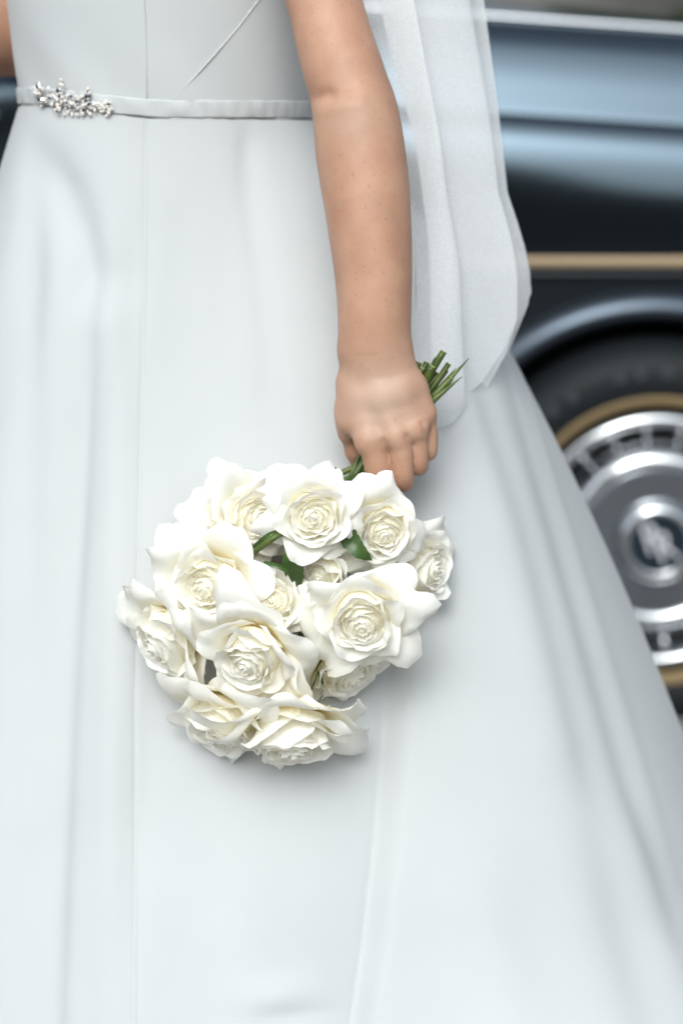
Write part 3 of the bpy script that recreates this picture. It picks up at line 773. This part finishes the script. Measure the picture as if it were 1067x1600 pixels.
def trace(line):
    """direction round the body, row by row, of a fold that runs along these photo points"""
    lx = np.array([q[0] for q in line], float); ly = np.array([q[1] for q in line], float); out = []
    for v in vv:
        r, z = skirt_base(us, v); x = BC.x + r * np.cos(np.radians(us)); y = BC.y + r * np.sin(np.radians(us))
        px, py = proj(x, y, z); k0 = np.argmin(px[:1300]); k1 = k0 + np.argmax(px[k0:])
        X = np.interp(py, ly, lx); d = (px - X)[k0:k1]; i = np.nonzero((d[:-1] <= 0) & (d[1:] > 0))[0]
        out.append(us[k0 + i[0]] if len(i) else us[k0 + int(np.argmin(np.abs(d)))])
    o = np.array(out); ker = np.ones(9) / 9; return np.convolve(np.r_[[o[0]] * 4, o, [o[-1]] * 4], ker, 'valid')
T1 = trace([(110, 170), (120, 260), (150, 430), (149, 500), (131, 800), (111, 1200), (96, 1600), (90, 1900)])
T2 = trace([(228, 150), (227, 300), (225, 500), (219, 800), (213, 1100), (211, 1600), (210, 1900)])
T3 = trace([(520, 150), (575, 350), (622, 620), (636, 900), (634, 1000), (628, 1150), (613, 1330), (592, 1500), (566, 1660), (530, 1900)])
cs_ = [0]; blocks = []
def dense(n, l, r_):                                   # parameter 0..1, crowded towards ends that carry a crease
    t = np.linspace(0, 1, n, endpoint=False)
    if l and r_: return t - np.sin(2 * math.pi * t) / (2 * math.pi) * .9
    if l: return t ** 1.9
    if r_: return 1 - (1 - t) ** 1.9
    return t
U = np.concatenate([(-200 + (T1[:, None] + 200) * dense(110, False, True)[None]), (T1[:, None] + (T2 - T1)[:, None] * dense(90, True, True)[None]),
                    (T2[:, None] + (T3 - T2)[:, None] * dense(200, True, True)[None]), (T3[:, None] + (60 - T3)[:, None] * dense(280, True, False)[None]),
                    np.repeat(np.linspace(60, 160, 150, endpoint=False)[None], NV, 0)], 1)
VV = np.repeat(vv[:, None], U.shape[1], 1)
Rr, Zz = skirt_base(U, VV)
_, PYr = proj(BC.x + Rr * np.cos(np.radians(U)), BC.y + Rr * np.sin(np.radians(U)), Zz)
def arc(T): return np.radians(U - T[:, None]) * Rr
D = np.zeros_like(Rr)
def fold(T, up, lu, down, ld, y0, y1, edge=.004):
    """pleat edge: cloth right of it stands proud, cloth left of it falls back"""
    global D; s = arc(T); a = sstep(y0, y1, PYr); st = .5 + .5 * np.tanh(s / edge)
    D += a * (st * up * np.exp(-np.clip(s, 0, None) / lu) - (1 - st) * down * np.exp(-np.clip(-s, 0, None) / ld))
def ridge(T, h_, wd_, y0, y1, y2=3000, y3=3100):
    global D; s = arc(T); D += h_ * np.exp(-(s / wd_) ** 2) * sstep(y0, y1, PYr) * (1 - sstep(y2, y3, PYr))
fold(T1, .003, .07, .014, .055, 330, 700, .012)
fold(T3, .001, .20, .020, .034, 780, 1150, .0048)
ridge(T3, -.0040, .0060, 800, 1100)
ridge(T2, -.0014, .0026, 175, 200)
fold(T2, .0002, .03, .0012, .03, 175, 260, .0022)
ridge(trace([(70, 170), (75, 240), (105, 320), (150, 435), (150, 1900)]), -.010, .028, 185, 300, 420, 520)
ridge(trace([(60, 170), (50, 260), (46, 500), (40, 800), (30, 1900)]), -.005, .018, 180, 300, 800, 1200)
ridge(trace([(150, 170), (160, 300), (185, 600), (170, 1900)]), .006, .020, 200, 500)
ridge(trace([(384, 170), (392, 300), (420, 520), (440, 900)]), -.0035, .012, 180, 240, 500, 800)
ridge(trace([(440, 170), (455, 300), (480, 700), (500, 1900)]), .004, .03, 200, 400)
ridge(trace([(330, 800), (330, 1100), (320, 1900)]), .010, .07, 1000, 1500)
ridge(trace([(500, 900), (490, 1200), (470, 1900)]), -.009, .05, 1000, 1400)
ridge(trace([(600, 200), (700, 500), (770, 800), (850, 1200), (960, 1700)]), .010, .06, 500, 900)
for k, (x0, x1) in enumerate(((660, 800), (692, 862), (716, 905), (740, 940), (762, 972), (780, 1000))):
    ridge(trace([(x0 - 60, 300), (x0, 480), ((x0 + x1) / 2 + 4, 840), (x1, 1185), (x1 + 90, 1500)]), (.0016 if k % 2 else -.0019), .022 - k * .0012, 400, 620, 1180, 1600)
ridge(trace([(720, 1000), (745, 1420), (790, 1600), (820, 1900)]), .008, .03, 1250, 1430)
ridge(trace([(900, 1200), (960, 1340), (1040, 1560)]), .012, .05, 1200, 1350)
ridge(trace([(860, 1200), (925, 1340), (1000, 1560), (1100, 1900)]), -.010, .03, 1150, 1350)
D += .005 * np.exp(-(arc(trace([(440, 150), (440, 1900)])) / .034) ** 2 - ((PYr - 1556) / 26) ** 2)
D += -.0015 * np.exp(-(arc(trace([(470, 150), (470, 1900)])) / .04) ** 2 - ((PYr - 1590) / 12) ** 2)
D += VV ** 1.2 * (.030 * np.cos(np.radians(U * 9 + 20)) * sstep(40, 80, U) * (1 - sstep(140, 165, U)) )
_n = np.zeros_like(D)
for q_ in range(9):
    f1, f2, p1 = rng.uniform(6, 30), rng.uniform(2, 16), rng.uniform(0, 6.28); _n += np.sin(np.radians(U) * f1 + VV * f2 + p1)
D += .00045 * _n * sstep(.02, .2, VV)
D += .0016 * np.sin(np.radians(U) * 11 + 3 * VV) * sstep(.05, .3, VV)
V_ = np.stack([BC.x * 0 + (Rr + D) * np.cos(np.radians(U)), (Rr + D) * np.sin(np.radians(U)), Zz], -1)
V_[-1, :, 2] = ZH
NU = U.shape[1]; ii, jj = np.meshgrid(np.arange(NV - 1), np.arange(NU), indexing='ij')
Q = np.stack([ii * NU + jj, (ii + 1) * NU + jj, (ii + 1) * NU + (jj + 1) % NU, ii * NU + (jj + 1) % NU], -1).reshape(-1, 4)
skirt = link('skirt', big_mesh('skirt', V_.reshape(-1, 3), Q), M['satin'], bride)
skirt['label'] = 'full white satin skirt with soft pleats and a train'

# ---------------- veil: one length of tulle folded on itself
LE = np.array([(545, -260), (552, -120), (563, 0), (582, 75), (601, 142), (623, 212), (634, 300), (640, 400), (641, 520), (648, 610), (655, 690)], float)
RE = np.array([(735, -260), (745, -120), (756, 0), (766, 75), (776, 150), (785, 225), (793, 300), (808, 345), (820, 385), (828, 425), (829, 450)], float)
nr, nc = 110, 260
keys = [(0.0, .12), (.42, .125), (.17, .14), (.90, .165), (.25, .20), (.985, .225), (1.0, .235), (.90, .25)]
ck = spline(keys, nc)
rows = np.linspace(0, 1, nr)
Lx = lambda y: np.interp(y, LE[:, 1], LE[:, 0]); Rx = lambda y: np.interp(y, RE[:, 1], RE[:, 0])
hem = lambda f: np.interp(f, [0, .3, .6, .8, .92, 1.0], [665, 648, 604, 548, 492, 452])
V_ = []
for c in range(nc):
    f, dep_ = ck[c]
    f = min(f, 1.0)
    for r_ in rows:
        yb = hem(f) + (5 * math.sin(c * .11)) + 10 * math.sin(c * .052 + .6) * (1 - f) ** .6; y = -260 + (yb + 260) * r_
        fr = f + .014 * math.sin(y * .010 + c * .05) * (1 if .05 < f < .97 else 0)
        # towards the hem the inner layers stop short of the outer edge, which stays single
        if 130 < c < 170 and y > 280: fr -= .10 * sstep(280, 450, y)
        x = Lx(y) + (Rx(y) - Lx(y)) * fr
        dd = dep_ + .005 * math.sin(c * .12 + y * .004) + (.05 * f - .035) * sstep(300, 650, y) 
        V_.append(P(x, y, dd))
veil = B('veil', V_, grid_faces(nc, nr), M['tulle']); veil['label'] = 'sheer white tulle veil hanging in folds behind the arm'
Va = np.array([list(q) for q in V_]).reshape(nc, nr, 3)
hsel = [c for c in range(nc) if ck[c][0] > .80 and c > 150]
for k, path in enumerate((Va[hsel, -1, :], Va[0, :, :], Va[-1, :, :])):
    V_, F_ = tube([Vector(q) for q in path[::2]], .0003, 5); B('veil_edge', V_, F_, M['tulle_edge'], veil)
# the gathered top of the veil, up to the comb in the hair
top = hd - facing * .10 + Vector((0, 0, .05)); V_ = []
for c in range(0, nc, 4):
    e = Vector(Va[c, 0, :])
    for t in np.linspace(0, 1, 14):
        q = e.lerp(top + Vector((.03 * math.sin(c * .3), .02 * math.cos(c * .3), 0)), t); q += -facing * .06 * math.sin(math.pi * t); V_.append(q)
B('veil_gather', V_, grid_faces(len(range(0, nc, 4)), 14), M['tulle'], veil)

# ================================================================== BOUQUET
GRIP = P(612, 682, .021)
bouquet = empty('bouquet', GRIP)
tag(bouquet, 'hand tied bouquet of white reflexed roses with green stems', 'bouquet')
def petal_mesh(Ln, W, th, r0, rc, pt, q, roll, wav, seed, tip=0., nt_=15, na=17):
    """one petal about +Z; th = tangent angle from the axis along its length"""
    g = np.random.default_rng(seed); ph = g.uniform(0, 6.28, 4)
    s = np.linspace(0, 1, 200); ang = np.radians(np.interp(s, np.linspace(0, 1, len(th)), th))
    ker = np.ones(21) / 21; ang = np.convolve(np.r_[[ang[0]] * 10, ang, [ang[-1]] * 10], ker, 'valid')
    rr = r0 + np.concatenate([[0], np.cumsum(np.sin(ang[:-1]))]) * Ln / 199; zz = np.concatenate([[0], np.cumsum(np.cos(ang[:-1]))]) * Ln / 199
    V = []; al = []
    for a in np.linspace(-1, 1, na):
        Ta = 1 - pt * abs(a) ** q
        for t in np.linspace(0, 1, nt_):
            tt = t * Ta + .02 * wav * math.sin(5 * a + ph[0]) * t ** 4; tt = min(max(tt, 0), 1)
            r = np.interp(tt, s, rr); z = np.interp(tt, s, zz); an = np.interp(tt, s, ang)
            gw = .22 + .78 * math.sin(min(1, tt / .62) * math.pi / 2)
            e = max(0., abs(a) - .50) / .50; rl = roll * e * e * sstep(.25, 1, tt)
            xa = a * W * gw * (1 - .18 * e * min(1, roll / .012) * sstep(.4, 1, tt))
            rk = rc + (r * .0); phi = xa / rk
            off = rl + W * .09 * wav * math.sin(3.3 * a + ph[1]) * tt ** 2 + W * .05 * wav * math.sin(7 * a + 4 * tt + ph[2]) * tt ** 3
            off += .0011 * math.sin(15 * a + ph[3]) * wav * tt ** 7; off += tip * max(0, tt - .8) * 5 * (1 - min(1, abs(a) * 1.6)) * .01
            # outward normal of the profile
            nr, nz = math.cos(an), -math.sin(an)
            rad = rk + off * nr
            V.append(((r - rk) + rad * math.cos(phi), rad * math.sin(phi), z + off * nz)); al.append(tt)
    return V, grid_faces(na, nt_), al
def rose_kit(seed, openness, reflex, big):
    """meshes for one bloom: (heart, [petal meshes with their turn])"""
    g = np.random.default_rng(seed); HV, HF, HA = [], [], []; ang = g.uniform(0, 360)
    for k in range(12):                                # tight heart, domed so that each wrap shows its lit outer face
        rr = .0012 + k * .00155 * (.8 + .2 * openness); top = -34 + 9 * k if k < 4 else -8 + 3.4 * k
        V, F, A = petal_mesh(.0375 - .0006 * k, .0045 + .0026 * k, [60, 6, 0, -4 + .6 * k, -10 + 2 * k if k < 5 else k, top], rr * .7, max(.0020, rr), .10, 2.2, .0008, .9, seed * 50 + k, nt_=12, na=13)
        ca, sa = math.cos(R(ang)), math.sin(R(ang)); o_ = len(HV)
        HV += [(x * ca - y * sa, x * sa + y * ca, z + .006) for x, y, z in V]; HF += [tuple(i + o_ for i in f) for f in F]; HA += [.10 + .70 * a for a in A]; ang += 137.5 + g.uniform(-16, 16)  # heart shifted towards cream: warm scattered light put into its colour
    o_ = len(HV); nd = 28; prof_ = [(.0003, .0385), (.004, .0375), (.009, .0350), (.014, .0310), (.019, .0260), (.024, .0200), (.026, .010)]
    for i in range(nd):                                # dome of packed petals, added so the gaps between wraps stay bright
        a = 2 * math.pi * i / nd; HV += [(r_ * math.cos(a), r_ * math.sin(a), z_) for r_, z_ in prof_]; HA += [.40] * len(prof_)
    HF += [tuple(i + o_ for i in f) for f in grid_faces(nd, len(prof_), True)]
    heart = mk_mesh('rose', HV, HF, True, {'along': HA}); heart.materials.append(M['petal'])
    pet = []
    for k in range(18):
        j = lambda s: g.uniform(-s, s)
        if k < 6:                                      # wrapped inner petals
            f = k / 5; th = [88, 66 - 4 * f, 8 + 8 * f, 0 + 8 * f * openness + j(3), 6 + 16 * f * openness + j(5), 20 + 40 * f + j(10)]
            V, F, A = petal_mesh(.0435 + .0035 * f, .026 + .007 * f, th, .004, .019 + .009 * f, .14 + j(.04), 2.2, .003 + .004 * f, 1., seed * 99 + k)
            z0 = .003
        elif k < 11:                                   # opening petals with rolled lips
            f = (k - 6) / 4; th = [88, 66 + j(4), 26 + 12 * f * openness, 18 + 22 * f * openness + j(6), 38 + 30 * f + j(10), 92 + 38 * f + j(20)]
            V, F, A = petal_mesh((.0500 + .005 * f) * (1 + j(.07)), .032 + .004 * f, th, .004, .027 + .005 * f, .28 + .08 * f + j(.05), 1.5, .010 + .006 * f + j(.002), 1.3, seed * 99 + k)
            z0 = .001
        else:                                          # outer petals, folded back to a point
            f = (k - 11) / 6; th = [88, 68, 46 + 14 * openness * f + j(7), 56 + 20 * f + j(12), 90 + 22 * reflex * f + j(20), 126 + 30 * reflex + j(28)]
            V, F, A = petal_mesh((.061 + .007 * f) * big * (1 + j(.15)), (.036 + .003 * f) * big, th, .004, .034 + j(.006), .40 + j(.08), 1.35, .015 + .006 * reflex + j(.004), 1.9, seed * 99 + k)
            z0 = -.002
        me = mk_mesh('petal', V, F, True, {'along': A}); me.materials.append(M['petal'])
        pet.append((me, ang, z0)); ang += 137.5 + j(16)
    return heart, pet
KITS = [rose_kit(101, .75, .7, .92), rose_kit(102, 1.0, 1.0, 1.05), rose_kit(103, .9, 1.3, 1.10), rose_kit(114, .7, .9, .95), rose_kit(105, 1.0, 1.1, 1.08),
        rose_kit(206, .85, 1.2, 1.12), rose_kit(307, 1.1, .8, 1.05), rose_kit(408, .5, .6, .9)]
ROSES = []
def rose(px, py, y, d, scale, kit, spin=0., n=18, label=None):
    """px, py: where the heart of the bloom shows; d = (right, towards camera, up)"""
    dv = Vector((d[0], -d[1], d[2])).normalized(); c = P(px, py, y)
    heart, pet = KITS[kit]
    o = bpy.data.objects.new('rose', heart); COL.objects.link(o); o.parent = bouquet
    q = dv.to_track_quat('Z', 'Y') @ Quaternion((0, 0, 1), R(spin))
    base = c - dv * .024 * scale
    o.location = base - GRIP; o.rotation_mode = 'QUATERNION'; o.rotation_quaternion = q; o.scale = (scale,) * 3
    if label: o['label'] = label
    for me, a, z0 in pet[:n]:
        p = bpy.data.objects.new('petal', me); COL.objects.link(p); p.parent = o; p.location = (0, 0, z0); p.rotation_euler = (0, 0, R(a))
    ROSES.append((base, dv, scale)); return o
rose(490, 808, -.085, (-.03, 1, .04), .92, 0, 60)
rose(600, 832, -.060, (.12, 1, -.18), .86, 3, 80)
rose(402, 810, -.030, (.42, .88, .22), .90, 6, 205)
rose(324, 917, -.070, (-.38, .95, -.12), 1.02, 2, 50)
rose(390, 1030, -.105, (-.34, .82, -.46), 1.06, 4, 105)
rose(566, 972, -.100, (.02, 1, -.30), 1.02, 1, 230)
rose(255, 1003, -.045, (-.72, .50, -.42), 1.08, 5, 165)
rose(458, 1155, -.085, (.10, .55, -.85), 1.26, 2, 230)
rose(345, 1138, -.050, (-.42, .55, -.72), 1.14, 5, 10)
rose(502, 896, -.060, (-.40, .85, -.45), .74, 7, 60, 12)
rose(668, 888, -.010, (.80, .55, .00), .92, 3, 0)
rose(278, 905, -.010, (-.80, .45, .20), .95, 6, 70)
rose(545, 1048, -.040, (.50, .55, -.65), 1.02, 4, 33)
rose(348, 812, -.010, (-.50, .75, .35), .85, 5, 180)
rose(425, 940, -.080, (-.10, .95, .20), .80, 7, 10, 16)

# ---------------- stems from the cut ends, through the hand, to each bloom
cuts = [(693, 549, .018), (654, 566, .028), (667, 566, .034), (683, 560, .026), (701, 568, .030), (733, 559, .024), (722, 588, .016), (690, 556, .032), (660, 575, .020), (676, 572, .016), (712, 575, .034), (705, 590, .022), (648, 578, .034), (696, 578, .036), (684, 584, .030), (671, 584, .036)]
gs = np.random.default_rng(5)
ax = (P(690, 590, .026) - P(560, 735, .012)).normalized()
side_ = ax.cross(Vector((0, 1, 0))).normalized(); dpt = side_.cross(ax)
# tight packing of stems inside the grip
pack = [(0, 0)] + [(.0058 * math.cos(k * 1.047), .0058 * math.sin(k * 1.047)) for k in range(6)] + [(.0112 * math.cos(k * .70 + .3), .0105 * math.sin(k * .70 + .3)) for k in range(9)]
for k, (base, dv, sc_) in enumerate(ROSES):
    a, b_ = pack[k]; off = side_ * a + dpt * b_
    g0 = GRIP + off; gA = GRIP - ax * .035 + off; cx, cy, cyy = cuts[k]
    end = P(cx, cy, cyy)
    neck = base - dv * .030
    mid_ = gA.lerp(neck, .55) + Vector((0, .006, 0))
    pts = spline([end, end.lerp(g0, .5), g0, gA, mid_, neck, base + dv * .004], 46)
    th = gs.uniform(.0027, .0035)
    rad = np.full(46, th); pointed = k in (5, 6, 10)
    if pointed: rad[:16] = np.interp(np.arange(16), [0, 7, 15], [.0003, th * 1.35, th])
    rad[-4:] = np.linspace(th, th * 1.5, 4)
    V_, F_ = tube([Vector(p) for p in pts], rad, 8)
    st = link('stem', mk_mesh('stem', V_, F_), M['stem'], bouquet, GRIP)
    if not pointed:
        d_ = (Vector(pts[0]) - Vector(pts[1])).normalized(); V_, F_ = tube([Vector(pts[0]) - d_ * .0006, Vector(pts[0]) + d_ * .0005], th * .93, 8); link('cut_end', mk_mesh('cut_end', V_, F_, False), M['cut'], st, GRIP)
    # calyx
    V_, F_ = tube([base - dv * .008 * sc_, base - dv * .002 * sc_, base + dv * .004 * sc_], [.003, .0062, .004], 10)
    link('calyx', mk_mesh('calyx', V_, F_), M['stem'], st, GRIP)
    for j in range(5):
        a_ = j * 1.2566 + k; u_ = dv.orthogonal().normalized(); w_ = dv.cross(u_); rd = u_ * math.cos(a_) + w_ * math.sin(a_); tn = dv.cross(rd)
        V_ = []
        for t in np.linspace(0, 1, 7):
            c = base + rd * (.005 + .022 * t) * sc_ - dv * (.002 + .022 * t * t) * sc_; wdt = .0036 * math.sin(math.pi * (.12 + .88 * t)) ** .8 * (1 - t * .4)
            V_ += [c - tn * wdt + dv * .001, c - dv * .0006, c + tn * wdt + dv * .001]
        link('sepal', mk_mesh('sepal', V_, grid_faces(7, 3)), M['leaf'], st, GRIP)

# ---------------- leaves among the blooms
def leaf(pts, wpx, name='leaf', fold_=.25, mt='leaf'):
    c = spline(pts, 16); V_ = []
    c3 = [P(x, y, d) for x, y, d in c]; fr_ = frames(c3); toc = Vector((0, -1, .1)).normalized()
    for i, (p, s, u) in enumerate(fr_):
        t = i / 15; tan = (c3[min(i + 1, 15)] - c3[max(i - 1, 0)]).normalized(); sd = tan.cross(toc).normalized()
        w_ = wpx * mpp(-.05) * math.sin(math.pi * min(1, .06 + .94 * t) ** .85) ** .75
        for a in (-1, -.5, 0, .5, 1):
            ser = 1 + (.06 if (i % 2) else -.04) * (abs(a) == 1)
            V_.append(p + sd * a * w_ * ser + toc * fold_ * abs(a) * w_)
    link(name, mk_mesh(name, V_, grid_faces(16, 5)), M[mt], bouquet, GRIP)
leaf([(534, 806, -.060), (543, 836, -.076), (560, 860, -.084), (582, 876, -.078)], 15)
leaf([(466, 912, -.070), (458, 884, -.080), (463, 860, -.082), (484, 836, -.07)], 17)
leaf([(474, 940, -.06), (464, 912, -.070), (450, 892, -.072), (428, 880, -.06)], 8)
leaf([(514, 775, -.06), (512, 756, -.064), (518, 744, -.066), (525, 729, -.066)], 9)
leaf([(572, 745, -.01), (556, 752, -.03), (545, 768, -.04), (540, 792, -.045)], 12)
leaf([(585, 752, -.02), (565, 768, -.035), (556, 790, -.04)], 9)
leaf([(394, 858, -.075), (408, 846, -.084), (424, 834, -.086), (437, 828, -.08)], 4.5, 'leaf')
leaf([(412, 878, -.08), (428, 883, -.086), (444, 890, -.086), (456, 902, -.08)], 4)
leaf([(505, 1070, -.06), (500, 1055, -.066), (503, 1050, -.066), (515, 1048, -.06)], 3)
# a stray stem that crosses the gap between the blooms
V_, F_ = tube([P(x, y, d) for x, y, d in spline([(394, 864, -.075), (418, 847, -.086), (438, 834, -.083), (470, 812, -.05)], 14)], 5.2 * mpp(-.05), 8); link('stem', mk_mesh('stem', V_, F_), M['stem'], bouquet, GRIP)
V_, F_ = tube([P(x, y, d) for x, y, d in spline([(440, 960, -.03), (458, 920, -.045), (470, 890, -.045), (500, 840, -.03), (560, 745, .0)], 20)], 5.4 * mpp(-.05), 8); link('stem', mk_mesh('stem', V_, F_), M['stem'], bouquet, GRIP)
leaf([(470, 935, -.052), (464, 918, -.056), (474, 895, -.056), (480, 880, -.05)], 4, 'sepal', .2, 'dry')
